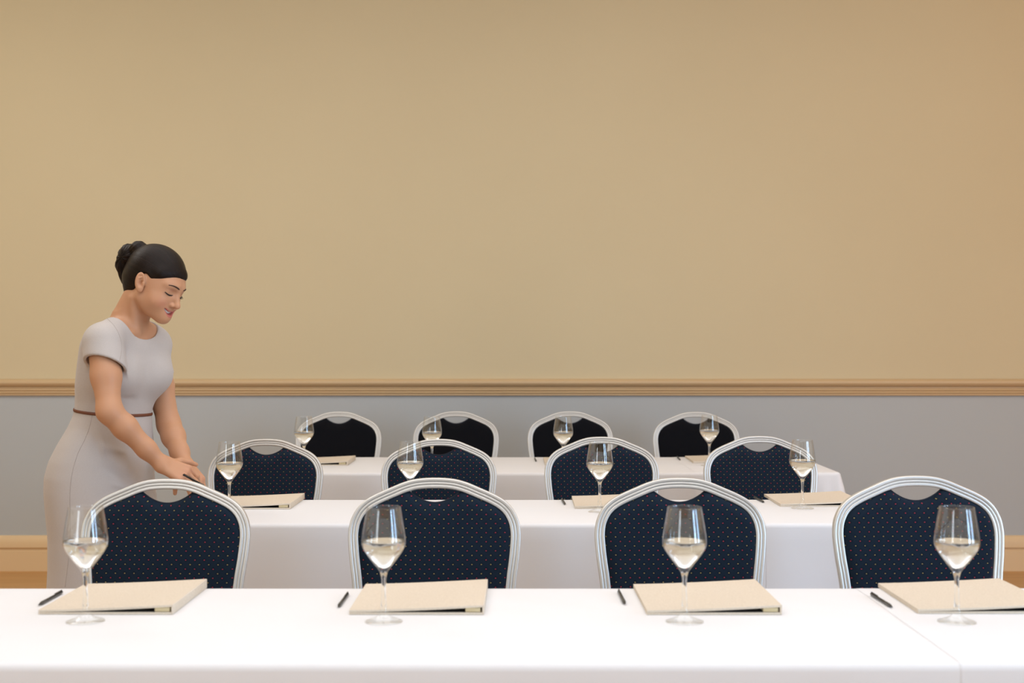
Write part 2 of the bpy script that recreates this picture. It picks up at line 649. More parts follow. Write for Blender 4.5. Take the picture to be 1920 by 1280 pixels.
def frame_mid():
    """centre line of the back frame, left foot of the bow to the right one: (x, z, nx, nz) with n pointing outwards"""
    half = []
    for i, p in enumerate(oc):
        q0 = oc[max(i - 1, 0)]
        q1 = oc[min(i + 1, len(oc) - 1)]
        if i == 0: t = Vector((1, 0))
        else: t = (q1 - q0).normalized()
        n = Vector((-t.y, t.x))
        w = BACKW
        m = p - n * (w / 2)
        half.append((m.x, m.y, n.x, n.y))
    full = [(-a, bz, -c, d) for a, bz, c, d in reversed(half[1:])] + half
    return full


MID = frame_mid()


def inner_top(x):
    """height of the inner edge of the frame at |x|"""
    x = abs(x)
    pts = sorted([(m[0] - m[2] * BACKW / 2, m[1] - m[3] * BACKW / 2) for m in MID if m[0] >= 0 and m[1] > .78])
    return float(np.interp(x, [p[0] for p in pts], [p[1] for p in pts]))


_in = [(m[1] - m[3] * BACKW / 2, m[0] - m[2] * BACKW / 2) for m in MID if m[0] > 0]
_in.sort()


def inner_hw(z):
    if z > .78: z = .78
    return float(np.interp(z, [p[0] for p in _in], [p[1] for p in _in]))


def make_chair(fabric, label):
    root = empty('banquet_chair', (0, 0, 0))
    tag(root, label, 'chair')
    # grooved aluminium bow; cross section: (across, depth), three ribs on the front face
    w, d = BACKW / 2, 0.0115
    sec = []
    ribs = [(-w, -w * .29), (-w * .26, w * .25), (w * .28, w)]
    for a, c in ribs:
        m, r = (a + c) / 2, (c - a) / 2
        for k in range(7):
            t = PI - PI * k / 6
            sec.append((m + r * math.cos(t), -d * .82 - (d * .26) * max(0.0, math.sin(t)) ** 0.6))
    sec += [(w, 0), (w * .85, d * .8), (w * .3, d), (-w * .3, d), (-w * .85, d * .8), (-w, 0)]
    bm = bmesh.new()
    rings = []
    for x, z, nx, nz in MID:
        rings.append([(x + nx * a, lean_y(z) + q, z + nz * a) for a, q in sec])
    loft(bm, rings, True, True)
    finish(bm, 'back_frame', M_alu, root, angle=50)
    # padded backrest
    bm = bmesh.new()
    NU, NV = 44, 40
    zb = 0.515
    corner = 0.070
    zc = inner_top(corner)
    dip = 0.031

    def top(x):
        ax = abs(x)
        if ax >= corner: return inner_top(ax) + .003
        k = ax / corner
        return zc + .003 - dip * (1 - k * k)
    layers = []
    for side in (-1, 1):
        g = []
        for j in range(NV + 1):
            v = j / NV
            row = []
            for i in range(NU + 1):
                u = math.sin((i / NU - .5) * PI)
                u = 0.5 * u + 0.5 * (2 * i / NU - 1)
                z = zb + v * .3
                for _ in range(12):
                    x = u * (inner_hw(z) + .003)
                    z = 0.5 * z + 0.5 * (zb + v * (top(x) - zb))
                e = min(1 - abs(u), 0.16) / 0.16
                e2 = min(v, 1 - v, 0.10) / 0.10
                f = math.sqrt(max(0, 1 - (1 - e) ** 2)) * math.sqrt(max(0, 1 - (1 - e2) ** 2))
                th = (0.020 if side < 0 else 0.012)
                row.append(bm.verts.new((x, lean_y(z) + side * (0.001 + th * f), z)))
            g.append(row)
        layers.append(g)
        for j in range(NV):
            for i in range(NU):
                bm.faces.new((g[j][i], g[j][i + 1], g[j + 1][i + 1], g[j + 1][i]))
    a, c = layers
    for i in range(NU):
        bm.faces.new((a[0][i], a[0][i + 1], c[0][i + 1], c[0][i]))
        bm.faces.new((a[NV][i], a[NV][i + 1], c[NV][i + 1], c[NV][i]))
    for j in range(NV):
        bm.faces.new((a[j][0], a[j + 1][0], c[j + 1][0], c[j][0]))
        bm.faces.new((a[j][NU], a[j + 1][NU], c[j + 1][NU], c[j][NU]))
    back = finish(bm, 'backrest', fabric, root)
    # piping round the hand hole
    bm = bmesh.new()
    tube(bm, [(x, lean_y(top(x)), top(x) + .0005) for x in np.linspace(-corner, corner, 21)], 0.0022, 8)
    finish(bm, 'piping', M_piping, back)
    # lower back rail
    bm = bmesh.new()
    tube(bm, [(-.192, lean_y(.50), .50), (.192, lean_y(.50), .50)], 0.010, 12)
    finish(bm, 'back_rail', M_alu, root, angle=40)
    # seat: rounded cushion on a tube frame
    bm = bmesh.new()

    def seat_ring(z, grow):
        r = []
        hw, yf, yr, R = 0.205 + grow, -0.405 - grow, -0.045 + grow, 0.06
        for (cx, cy, a0) in ((hw - R, yr - R, 0), (-hw + R, yr - R, PI / 2), (-hw + R, yf + R, PI), (hw - R, yf + R, 1.5 * PI)):
            for k in range(7):
                t = a0 + PI / 2 * k / 6
                r.append((cx + R * math.cos(t), cy + R * math.sin(t), z))
        return r
    loft(bm, [seat_ring(.440, -.006), seat_ring(.446, 0), seat_ring(.470, .002), seat_ring(.483, -.004), seat_ring(.491, -.018), seat_ring(.496, -.05)])
    finish(bm, 'seat', fabric, root, angle=60)
    bm = bmesh.new()
    loop = seat_ring(.428, -.012)
    tube(bm, loop + [loop[0]], 0.010, 8)
    finish(bm, 'seat_frame', M_alu, root, angle=50)
    # legs
    for s in (-1, 1):
        bm = bmesh.new()
        tube(bm, [(s * .185, -.385, .43), (s * .187, -.387, .30), (s * .192, -.392, .0)], [0.0115, .011, .0105], 12)
        g = finish(bm, 'leg', M_alu, root, angle=40)
        bm = bmesh.new()
        tube(bm, [(s * .180, -.005 - .10 * .49 - .001, .470), (s * .180, -.045, .43), (s * .184, .005, .22), (s * .192, .070, .0)],
             [0.0125, 0.0125, .0115, .0105], 12)
        finish(bm, 'leg', M_alu, root, angle=40)
    for s in (-1, 1):
        bm = bmesh.new()
        tube(bm, [(s * .181, -.387, .27), (s * .181, .0, .25)], 0.007, 8)
        finish(bm, 'stretcher', M_alu, root, angle=40)
    return root


chair_px = [  # centre column, row scale px/m, label, turn in degrees, top row
    [(311, 726, -2.0), (815, 732, 0.5), (1275, 728, 0.8), (1721, 738, 3.0)],
    [(498, 492, -1.0), (823, 491, 0.5), (1128, 488, 0.5), (1425.5, 486, 1.0)],
    [(635, 364, 1.0), (855, 364, 0.5), (1069, 363, 0.0), (1305, 366, -3.0)]]
chair_top = [(897, 895, 895, 891), (822, 822, 818, 816.5), (771, 770.5, 770.5, 771.5)]
chair_lab = [
    ['navy dotted banquet chair, front row, just before the woman',
     'navy dotted banquet chair, front row, second from the left',
     'navy dotted banquet chair, front row, third from the left',
     'navy dotted banquet chair, front row, rightmost, nothing behind it but wall'],
    ['navy dotted banquet chair, middle row, nearest to the hands of the woman',
     'navy dotted banquet chair, middle row, second from the left',
     'navy dotted banquet chair, middle row, third from the left',
     'navy dotted banquet chair, middle row, rightmost of its row'],
    ['plain black banquet chair by the wall, leftmost of the back row',
     'plain black banquet chair by the wall, second from left in back row',
     'plain black banquet chair by the wall, third from left in back row',
     'plain black banquet chair by the wall, rightmost of the back row']]
navy0 = make_chair(M_navy, '')
black0 = make_chair(M_black, '')
used = set()
for i in range(3):
    for j in range(4):
        px, sc, rz = chair_px[i][j]
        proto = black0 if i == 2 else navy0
        if proto in used: c = copy_tree(proto)
        else: c = proto; used.add(proto)
        c.location = ((px - 960) / sc, F / sc, 0)
        c.rotation_euler = (0, 0, math.radians(rz))
        ztop = CZ - (chair_top[i][j] - 640) / (sc * .993)
        c.scale = (1, 1, ztop / .930)
        c['label'] = chair_lab[i][j]
        c['group'] = ['banquet chairs of the front row', 'banquet chairs of the middle row', 'black chairs of the back row'][i]

# ------------------------------------------------------------------ wine glasses


def make_glass():
    root = empty('wine_glass', (0, 0, 0))
    tag(root, '', 'glass')
    outer = [(.0370, .0), (.0370, .0012), (.0355, .0022), (.028, .0042), (.018, .0078), (.0115, .0125), (.0078, .019), (.0060, .028)]
    stem = [(.0060, .028), (.0048, .042), (.0042, .060), (.0043, .075), (.0052, .087), (.0074, .096)]
    bo = catmull([(.0074, .096), (.0115, .1025), (.018, .111), (.0275, .1235), (.0372, .1375), (.0419, .1475), (.0428, .1555), (.0418, .168),
                  (.0392, .186), (.0362, .204), (.0330, .2225)], 4)
    th = 0.0011
    inn = catmull([(.0330 - th, .2225), (.0362 - th, .204), (.0392 - th, .186), (.0418 - th, .168), (.0428 - th, .1555), (.0419 - th, .1478),
                   (.0372 - th * 1.2, .1382), (.0275 - th * 1.3, .1248), (.018 - th * 1.6, .1128), (.0105 - th, .1062), (.004, .1040)], 4)
    bm = bmesh.new()
    lathe(bm, [(0, 0)] + outer, 64)
    finish_keep(bm, 'foot', M_thin, root)
    bm = bmesh.new()
    st = [tuple(p) for p in catmull(stem, 4)]
    lathe(bm, st, 48)
    finish_keep(bm, 'stem', M_glass, root)
    bm = bmesh.new()
    prof = [tuple(p) for p in bo] + [(.0327, .2231), (.0322, .2229)] + [tuple(p) for p in inn] + [(0, .1037)]
    lathe(bm, prof, 64)
    finish_keep(bm, 'bowl', M_thin, root)
    # water up to just above the widest part
    zi = [(p[0] + .00015, p[1]) for p in inn if p[1] < .1575][::-1]
    zi.sort(key=lambda q: q[1])
    wl = .1575
    xs = [p[1] for p in inn][::-1]
    rs = [p[0] for p in inn][::-1]
    rw = float(np.interp(wl, xs, rs)) + .00015
    bm = bmesh.new()
    lathe(bm, [(0, .1035)] + zi + [(rw, wl), (rw - .0012, wl - .0003), (rw - .004, wl - .0006), (0, wl - .0006)], 64)
    finish_keep(bm, 'water', M_water, root)
    return root


def finish_keep(bm, name, mat, parent):
    """open or closed lathe: outward facing by construction"""
    me = bpy.data.meshes.new(name)
    bm.to_mesh(me)
    bm.free()
    me.polygons.foreach_set('use_smooth', [True] * len(me.polygons))
    return mesh_obj(name, me, mat, parent)


glass_px = [  # column, scale px/m
    [(160.5, 963), (719.5, 964), (1283.5, 964), (1794, 966)],
    [(430, 586), (769, 582), (1124.5, 586), (1504.5, 575)],
    [(570, 436), (810, 437), (1056, 437), (1330, 428)]]
glass_lab = [
    ['glass of water on the front table, overlapping the grey dress',
     'glass of water on the front table, second from the left',
     'glass of water on the front table, third from the left',
     'glass of water on the front table, rightmost of all glasses'],
    ['glass of water on the middle table, just right of the hands',
     'glass of water on the middle table, second from the left',
     'glass of water on the middle table, third from the left',
     'glass of water on the middle table, rightmost, by a lone folder'],
    ['glass of water on the back table, leftmost of its row',
     'glass of water on the back table, second from the left',
     'glass of water on the back table, third from the left',
     'glass of water on the back table, rightmost of its row']]
g0 = make_glass()
LIFT = 0.0006
for i in range(3):
    for j in range(4):
        px, sc = glass_px[i][j]
        g = g0 if (i == 0 and j == 0) else copy_tree(g0)
        x = (px - 960) / sc
        g.location = (x, F / sc, TZ + .0004 + (LIFT if x > SEAM - .04 else 0))
        g.rotation_euler = (0, 0, random.uniform(0, 6))
        g['label'] = glass_lab[i][j]
        g['group'] = 'water glasses on the tables'

# ------------------------------------------------------------------ folders
FW, FD = 0.266, 0.283


def make_folder():
    root = empty('binder', (0, 0, 0))
    tag(root, '', 'folder')
    t = 0.0046
    Zs, Zl = 0.0200, 0.0094      # height of the closed cover at the spine and at the open side
    bm = bmesh.new()
    box(bm, 0, FW, 0, FD, 0, t, 0.0009)
    finish(bm, 'bottom_cover', M_linen, root, angle=40)
    bm = bmesh.new()
    n = 14
    rings = []
    for k in range(n + 1):
        u = k / n
        x = u * FW
        z = Zl + (Zs - Zl) * (u ** 1.5)
        rings.append([(x, 0.0, z - t), (x, FD, z - t), (x, FD, z - .0006), (x, FD - .0006, z), (x, .0006, z), (x, 0, z - .0006)])
    loft(bm, rings)
    finish(bm, 'top_cover', M_linen, root, angle=40)
    bm = bmesh.new()
    box(bm, FW - .0005, FW + .0035, 0, FD, 0.0, Zs, 0.0012, 3)
    finish(bm, 'spine', M_linen, root, angle=40)
    bm = bmesh.new()
    box(bm, FW - .034, FW - .004, .0015, FD - .002, t + .001, Zs - t - .0012, 0.0012)
    finish(bm, 'hinge_block', M_cream, root, angle=40)
    bm = bmesh.new()
    box(bm, .004, FW - .034, .003, FD - .003, t, t + .0016)  # thin dark sheet standing in for the shade in the gap
    finish(bm, 'gap_shade', M_gap_shade, root, smooth=False)
    return root


def pen_mesh():
    root = empty('pen', (0, 0, 0))
    tag(root, '', 'pen')
    r = 0.0048

    def lx(prof, name, mat):
        bm = bmesh.new()
        lathe(bm, prof, 20)
        bmesh.ops.rotate(bm, verts=bm.verts[:], cent=(0, 0, 0), matrix=Matrix.Rotation(PI / 2, 3, 'Y'))
        bmesh.ops.translate(bm, verts=bm.verts[:], vec=(0, 0, r + .0012))
        return finish(bm, name, mat, root, angle=35)
    lx([(0, -.070), (.0030, -.070), (.0036, -.066), (.0042, -.064), (.0044, .028), (0, .028)], 'barrel', M_pen)
    lx([(0, .028), (.0048, .028), (.0046, .036), (.0049, .044), (.0046, .052), (.0030, .058), (.0030, .058), (0, .058)], 'grip', M_pengrey)
    lx([(0, .058), (.0030, .058), (.0012, .067), (.0006, .070), (0, .070)], 'tip', M_pen)
    bm = bmesh.new()
    box(bm, -.066, -.026, -.0016, .0016, r * 2 + .0016, r * 2 + .0028, .0004)
    box(bm, -.068, -.064, -.0016, .0016, r + .004, r * 2 + .0028, .0004)
    finish(bm, 'clip', M_pen, root, smooth=False)
    return root


# front-left x (m), near edge row scale, turn (deg), label, category
fold = [
    ((-.9457, F / 939), -0.4, 'beige linen folder with wide spine, on front table beside the leftmost glass'),
    ((-.3250, F / 940), -0.4, 'beige linen folder on front table behind the second glass from left'),
    ((.2690, F / 941), 0.2, 'beige linen folder on front table behind the third glass from left'),
    ((.8117, F / 938), 0.2, 'beige linen folder on front table, cut off by the right picture edge'),
    ((-.9900, F / 577), -0.5, 'beige linen folder on middle table, closest to the woman'),
    ((.2050, F / 576), -0.4, 'beige linen folder on middle table, partly behind the third front chair'),
    ((.8850, F / 569), 0.0, 'beige linen folder on middle table, rightmost of its row'),
    ((-.9920, F / 427), -0.5, 'beige linen folder on back table, leftmost of its row'),
    ((.1450, F / 425), 0.0, 'sliver of beige linen folder on back table, mostly behind a middle row chair'),
    ((.8100, F / 420), 0.0, 'beige linen folder on back table, rightmost of its row')]
f0 = make_folder()
for k, ((x, y), rz, lab) in enumerate(fold):
    o = f0 if k == 0 else copy_tree(f0)
    o.location = (x, y, TZ + (LIFT if x + FW > SEAM - .02 else 0) + .0002)
    o.rotation_euler = (0, 0, math.radians(rz))
    o['label'] = lab
    o['group'] = 'beige folders on the tables'


def on_table(px, py):
    y = Y_at(py)
    return Vector(((px - 960) * y / F, y))


pens = [
    ((121, 1112), (74, 1138), 'black pen on front table, lying against the leftmost folder'),
    ((653, 1115), (633, 1142), 'black pen on front table left of the second folder, its back end at upper right'),
    ((1160, 1111), (1172, 1135), 'black pen on front table, lying left of the third folder'),
    ((1635, 1118), (1672, 1141), 'black pen on front table, rightmost, lying left of the folder at picture edge'),
    ((1053, 937), (1060, 948), 'black pen on middle table, right of the second front chair'),
    ((1413, 934), (1434, 944), 'black pen on middle table, beside the rightmost folder of that row'),
    ((1002, 859.5), (1006, 867), 'tiny black pen on back table below the third black chair'),
    ((1269, 857.5), (1276.5, 864.5), 'tiny black pen on back table, left of the rightmost folder there')]
p0 = pen_mesh()
for k, (a, c, lab) in enumerate(pens):
    o = p0 if k == 0 else copy_tree(p0)
    A, C = on_table(*a), on_table(*c)
    m = (A + C) / 2
    d = C - A
    if k == 0: m = m + Vector((-.004, 0))
    o.location = (m.x, m.y, TZ + (LIFT if m.x > SEAM - .02 else 0) - .0010)
    o.rotation_euler = (0, 0, math.atan2(d.y, d.x))
    o.scale = (1, .8, .8)
    o['label'] = lab
    o['group'] = 'black pens laid on the tables'

# ------------------------------------------------------------------ the woman: signed distance modelling
D0 = F / 600.0


def P(px, py, dd=0.0):
    """a point D0 + dd metres away seen at picture position (px, py)"""
    d = D0 + dd
    return np.array([(px - 960) * d / F, d, CZ - (py - 640) * d / F])


def unit(v):
    v = np.array(v, float)
    return v / np.linalg.norm(v)


def smin(a, b, k):
    h = np.maximum(k - np.abs(a - b), 0) / k
    return np.minimum(a, b) - h * h * k * 0.25


def smax(a, b, k):
    return -smin(-a, -b, k)


def cap(p, a, b, ra, rb):
    a = np.asarray(a, np.float32); b = np.asarray(b, np.float32)
    pa = p - a
    ba = b - a
    t = np.clip(pa @ ba / np.float32(ba @ ba), 0, 1)
    d = pa - t[:, None] * ba
    return np.sqrt((d * d).sum(1)) - (ra + t * (rb - ra))


def ell(p, c, r, R=None):
    q = p - np.asarray(c, np.float32)
    if R is not None: q = q @ np.asarray(R, np.float32).T
    r = np.asarray(r, np.float32)
    k0 = np.sqrt(((q / r) ** 2).sum(1))
    k1 = np.sqrt(((q / (r * r)) ** 2).sum(1)) + 1e-9
    return k0 * (k0 - 1.0) / k1


def surface_nets(f, lo, hi, h, B=8, slack=1.5):
    lo = np.array(lo, np.float64); hi = np.array(hi, np.float64)
    Hc = h * B
    nb = np.ceil((hi - lo) / Hc).astype(int)
    ii = np.stack(np.meshgrid(*[np.arange(n) for n in nb], indexing='ij'), -1).reshape(-1, 3)
    cen = (lo + (ii + 0.5) * Hc).astype(np.float32)
    v = np.concatenate([f(cen[s:s + 40000]) for s in range(0, len(cen), 40000)])
    act = ii[np.abs(v) < Hc * 0.87 * slack]
    # sort blocks so that neighbours are evaluated together
    act = act[np.lexsort((act[:, 0], act[:, 1], act[:, 2] // 3))]
    g = np.arange(B + 1)
    off = np.stack(np.meshgrid(g, g, g, indexing='ij'), -1).reshape(-1, 3)
    N = (nb + 1) * B + 4
    keyf = lambda c: ((c[..., 0] + 1) * N[1] + (c[..., 1] + 1)) * N[2] + (c[..., 2] + 1)
    VK, VP, EK = [], [], [[], [], []]
    ch = 60
    corner = [(a, b2, c) for a in (0, 1) for b2 in (0, 1) for c in (0, 1)]
    for s in range(0, len(act), ch):
        blk = act[s:s + ch]
        gi = (blk[:, None, :] * B + off[None]).reshape(-1, 3)
        val = f((lo + gi * h).astype(np.float32)).reshape(len(blk), B + 1, B + 1, B + 1)
        val = np.where(np.abs(val) < 1e-7, 1e-7, val)
        C = {c: val[:, c[0]:c[0] + B, c[1]:c[1] + B, c[2]:c[2] + B] for c in corner}
        st = np.stack([C[c] for c in corner], -1)
        neg = (st < 0).sum(-1)
        m = (neg > 0) & (neg < 8)
        if not m.any(): continue
        bi, x, y, z = np.nonzero(m)
        cell = blk[bi] * B + np.stack([x, y, z], -1)
        sv = st[m]
        acc = np.zeros((len(sv), 3)); cnt = np.zeros(len(sv))
        for a in range(8):
            for b3 in range(a + 1, 8):
                dc = np.array(corner[b3]) - np.array(corner[a])
                if np.abs(dc).sum() != 1: continue
                va, vb = sv[:, a], sv[:, b3]
                mm = (va < 0) != (vb < 0)
                t = np.where(mm, va / np.where(mm, va - vb, 1), 0)
                acc += np.where(mm[:, None], np.array(corner[a]) + t[:, None] * dc, 0)
                cnt += mm
        VP.append(lo + (cell + acc / cnt[:, None]) * h)
        VK.append(keyf(cell))
        for ax in range(3):
            other = [(0, 0, 0), tuple(int(k == ax) for k in range(3))]
            va, vb = sv[:, corner.index(other[0])], sv[:, corner.index(other[1])]
            mm = (va < 0) != (vb < 0)
            EK[ax].append(np.concatenate([cell[mm], (va[mm] < 0)[:, None].astype(int)], 1))
    VK = np.concatenate(VK); VP = np.concatenate(VP)
    o = np.argsort(VK); VK = VK[o]; VP = VP[o]
    quads = []
    for ax in range(3):
        e = np.concatenate(EK[ax])
        c = e[:, :3]; sg = e[:, 3].astype(bool)
        u, w = (ax + 1) % 3, (ax + 2) % 3
        du = np.zeros(3, int); du[u] = 1
        dw = np.zeros(3, int); dw[w] = 1
        ks = [keyf(c), keyf(c - du), keyf(c - du - dw), keyf(c - dw)]
        idx = []
        ok = np.ones(len(c), bool)
        for k in ks:
            j = np.searchsorted(VK, k)
            j = np.minimum(j, len(VK) - 1)
            ok &= VK[j] == k
            idx.append(j)
        q = np.stack(idx, 1)
        q[~sg] = q[~sg][:, ::-1]
        quads.append(q[ok])
    return VP, np.concatenate(quads)


def np_mesh(name, V, Q, mat, parent, base, smooth=True):
    me = bpy.data.meshes.new(name)
    me.vertices.add(len(V))
    me.vertices.foreach_set('co', (V - base).astype(np.float32).ravel())
    me.loops.add(Q.size)
    me.loops.foreach_set('vertex_index', Q.astype(np.int32).ravel())
    me.polygons.add(len(Q))
    me.polygons.foreach_set('loop_start', np.arange(0, Q.size, 4, dtype=np.int32))
    me.polygons.foreach_set('use_smooth', np.ones(len(Q), bool))
    me.update(calc_edges=True)
    return mesh_obj(name, me, mat, parent)


# --- body frame
A_ = unit((0.54, 0.84, 0))          # towards her left shoulder (away from the camera)
F_ = unit((0.84, -0.54, 0))         # the way her chest faces
secs = [  # py, centre px, half width, half depth
    (592, 243, .045, .040), (603, 241, .085, .054), (615, 240, .135, .068), (628, 240, .158, .078), (645, 239, .168, .090), (680, 233, .160, .103),
    (720, 224, .147, .108), (750, 217, .132, .102), (775, 212, .127, .101), (800, 207, .138, .111), (830, 199, .158, .123),
    (860, 192, .172, .135), (890, 188, .180, .141), (920, 189, .183, .143), (950, 192, .184, .143), (1000, 196, .183, .141),
    (1060, 196, .182, .143), (1130, 194, .184, .148), (1200, 193, .186, .150)]
_z = np.array([CZ - (s[0] - 640) / 600 for s in secs])[::-1]
_x = np.array([(s[1] - 960) / 600 for s in secs])[::-1]
_a = np.array([s[2] for s in secs])[::-1]
_b = np.array([s[3] for s in secs])[::-1]
zz = np.linspace(_z[0], _z[-1], 600)
ker = np.exp(-np.linspace(-2, 2, 25) ** 2); ker /= ker.sum()


def dense(v):
    w = np.interp(zz, _z, v)
    return np.convolve(np.pad(w, 12, 'edge'), ker, 'valid').astype(np.float32)


dx, da, db = dense(_x), dense(_a), dense(_b)
zz = zz.astype(np.float32)
HEM_Z = CZ - (1185 - 640) / 600


def loft_sdf(p, off=0.0):
    z = p[:, 2]
    cx = np.interp(z, zz, dx); A = np.interp(z, zz, da) - off; Bq = np.interp(z, zz, db) - off
    qx = p[:, 0] - cx; qy = p[:, 1] - D0
    u = qx * A_[0] + qy * A_[1]
    v = qx * F_[0] + qy * F_[1]
    k0 = np.sqrt((u / A) ** 2 + (v / Bq) ** 2)
    k1 = np.sqrt((u / A ** 2) ** 2 + (v / Bq ** 2) ** 2) + 1e-6
    d = k0 * (k0 - 1) / k1
    d = np.where(k0 < .3, -(np.minimum(A, Bq)) * .8, d)
    return np.maximum(d, z - zz[-1])


S1 = P(193, 640, -.145); E1 = P(205, 771, -.205); W1_ = P(301, 868, -.150)
S2 = P(282, 650, .145); E2 = P(317, 797, .09); W2_ = P(345, 868, -.03)
NB = P(243, 606, -.005)              # base of the neck

# head frame
yaw = math.radians(-21)
Fh = np.array([math.cos(yaw), math.sin(yaw), 0])
R0 = np.array([-Fh[1] * -1, -Fh[0], 0])
R0 = np.array([Fh[1], -Fh[0], 0])    # her right-hand side, towards the camera
pitch = math.radians(25); roll = math.radians(7)
HF = math.cos(pitch) * Fh - math.sin(pitch) * np.array([0, 0, 1])
U0 = math.sin(pitch) * Fh + math.cos(pitch) * np.array([0, 0, 1])
HR = math.cos(roll) * R0 + math.sin(roll) * U0
HU = np.cross(HR, HF)
HC = P(285, 534, -.035)
HM = np.stack([HR, HF, HU]).astype(np.float32)     # world -> head local (right, forward, up)


def hl(p): return (p - HC.astype(np.float32)) @ HM.T
def hw(q): return HC + np.array(q) @ HM


def head_sdf(q):
    ax = np.abs(q[:, 0])
    s = np.stack([ax, q[:, 1], q[:, 2]], 1)
    d = ell(q, (0, -.004, .040), (.0730, .091, .081))
    d = smin(d, ell(q, (0, .040, .005), (.060, .060, .072)), .03)
    d = smin(d, ell(q, (0, .044, -.030), (.050, .048, .058)), .03)
    d = smin(d, cap(s, (.046, .012, -.042), (.009, .080, -.070), .016, .016), .028)     # jaw
    d = smin(d, ell(q, (0, .087, -.072), (.016, .017, .017)), .022)                     # chin
    d = smin(d, ell(s, (.036, .064, -.030), (.024, .024, .022)), .022)                  # cheeks
    d = smin(d, ell(q, (0, .074, -.053), (.030, .022, .024)), .018)                     # muzzle
    d = smax(d, -ell(s, (.031, .106, .012), (.018, .016, .013)), .014)                  # orbits
    d = smin(d, cap(s, (.014, .091, .031), (.043, .076, .031), .008, .006), .016)       # brow ridge
    d = smin(d, ell(s, (.030, .0765, .010), (.0150, .0135, .0125)), .004)               # lids
    d = smin(d, cap(q, (0, .091, .018), (0, .112, -.017), .0062, .0088), .010)          # bridge
    d = smin(d, ell(q, (0, .114, -.022), (.0098, .0098, .0088)), .006)                  # tip
    d = smin(d, ell(s, (.0115, .101, -.025), (.0072, .0095, .0068)), .005)              # wings
    d = smax(d, -ell(s, (.0062, .108, -.0335), (.0032, .0045, .0035)), .003)            # nostrils
    # smiling mouth
    bow = .0050 * (1 - np.cos(np.clip(ax / .029, 0, 1) * 1.57))
    mz = -.0520 + bow * 2.4                 # height of the mouth line
    my = .0955 - 11.5 * ax ** 2
    wd = np.clip(1 - (ax / .0285) ** 2, 0, 1) ** .5
    dz = q[:, 2] - mz; dy = q[:, 1] - my
    gap = .0048 * wd
    up = np.sqrt(((dz - gap - .0028) / .9) ** 2 + (dy - .0005) ** 2 + (np.maximum(ax - .026, 0)) ** 2) - (.0042 * wd + .0004)
    lo = np.sqrt(((dz + gap + .0036) / 1.0) ** 2 + (dy + .001) ** 2 + (np.maximum(ax - .025, 0)) ** 2) - (.0052 * wd + .0004)
    d = smin(d, up, .004)
    d = smin(d, lo, .004)
    slot = np.maximum(np.abs(dz + .0002) - gap, np.maximum(ax - .0275, np.abs(q[:, 1] - .094) - .015))
    d = smax(d, -slot, .0015)
    # ears
    e = np.stack([s[:, 0] - .0790, s[:, 1] - .010, s[:, 2] - .003], 1)
    ca, sa = math.cos(.30), math.sin(.30)
    ex = e[:, 0] * math.cos(.45) + e[:, 1] * math.sin(.45)
    ey = -e[:, 0] * math.sin(.45) + e[:, 1] * math.cos(.45)
    e1 = ey * ca + e[:, 2] * sa
    e2 = e[:, 2] * ca - ey * sa
    E = np.stack([ex, e1, e2], 1)
    ear = ell(E, (0, 0, 0), (.0070, .0155, .0290))
    ear = smin(ear, ell(E, (0, .002, -.024), (.0055, .009, .010)), .006)
    ear = smax(ear, -ell(E, (.0085, .0015, .004), (.0085, .0112, .0225)), .002)
    ear = smax(ear, -ell(E, (.006, .004, -.003), (.011, .0065, .0095)), .0015)
    ear = smin(ear, cap(E, (.0035, -.0045, .010), (.003, -.0045, -.010), .0022, .0022), .002)
    ear = smin(ear, cap(E, (.0035, -.0045, .010), (.003, .004, .014), .0022, .0018), .002)
    ear = smin(ear, cap(E, (.001, .009, -.003), (.001, .010, -.009), .0035, .003), .003)
    d = smin(d, ear, .006)
    return d


def hand_prims(W, e1, e2, n, side, curl, spread=1.0, sc=1.0, thumb=(.55, .75, -.15)):
    """W wrist, e1 towards fingers, e2 towards the thumb, n back of the hand"""
    pr = []
    W = np.array(W)
    kn = []
    for j, (b, L) in enumerate(zip((.029, .0095, -.010, -.028), ((.039, .024, .019), (.044, .027, .020), (.040, .026, .019), (.032, .019, .017)))):
        K = W + sc * (e1 * (.084 - .0035 * (j - 1) ** 2 * .6) + e2 * b * spread + n * .002)
        kn.append(K)
        pr.append(('p', W + sc * (e1 * .012 + e2 * b * .55), K, .0150 * sc, .0108 * sc))
        pts = [K]
        ang = 0
        r = (.0090, .0080, .0073, .0062) if j < 3 else (.0080, .0070, .0064, .0056)
        for q, l in enumerate(L):
            ang += curl[j][q]
            dr = e1 * math.cos(ang) - n * math.sin(ang) + e2 * b * 1.2
            dr = dr / np.linalg.norm(dr)
            pts.append(pts[-1] + dr * l * sc)
        for q in range(3):
            pr.append(('f%d' % j, pts[q], pts[q + 1], r[q] * sc, r[q + 1] * sc))
    T0 = W + sc * (e1 * .024 + e2 * .022 - n * .006)
    td = unit(e1 * thumb[0] + e2 * thumb[1] + n * thumb[2])
    T1 = T0 + td * .040 * sc
    td2 = unit(td + e1 * .55 - n * .15)
    T2 = T1 + td2 * .031 * sc
    td3 = unit(td2 + e1 * .35 - n * .25)
    T3 = T2 + td3 * .024 * sc
    pr += [('p', T0, T1, .0135 * sc, .0105 * sc), ('t', T1, T2, .0098 * sc, .0086 * sc), ('t', T2, T3, .0086 * sc, .0066 * sc)]
    return pr, kn, T3


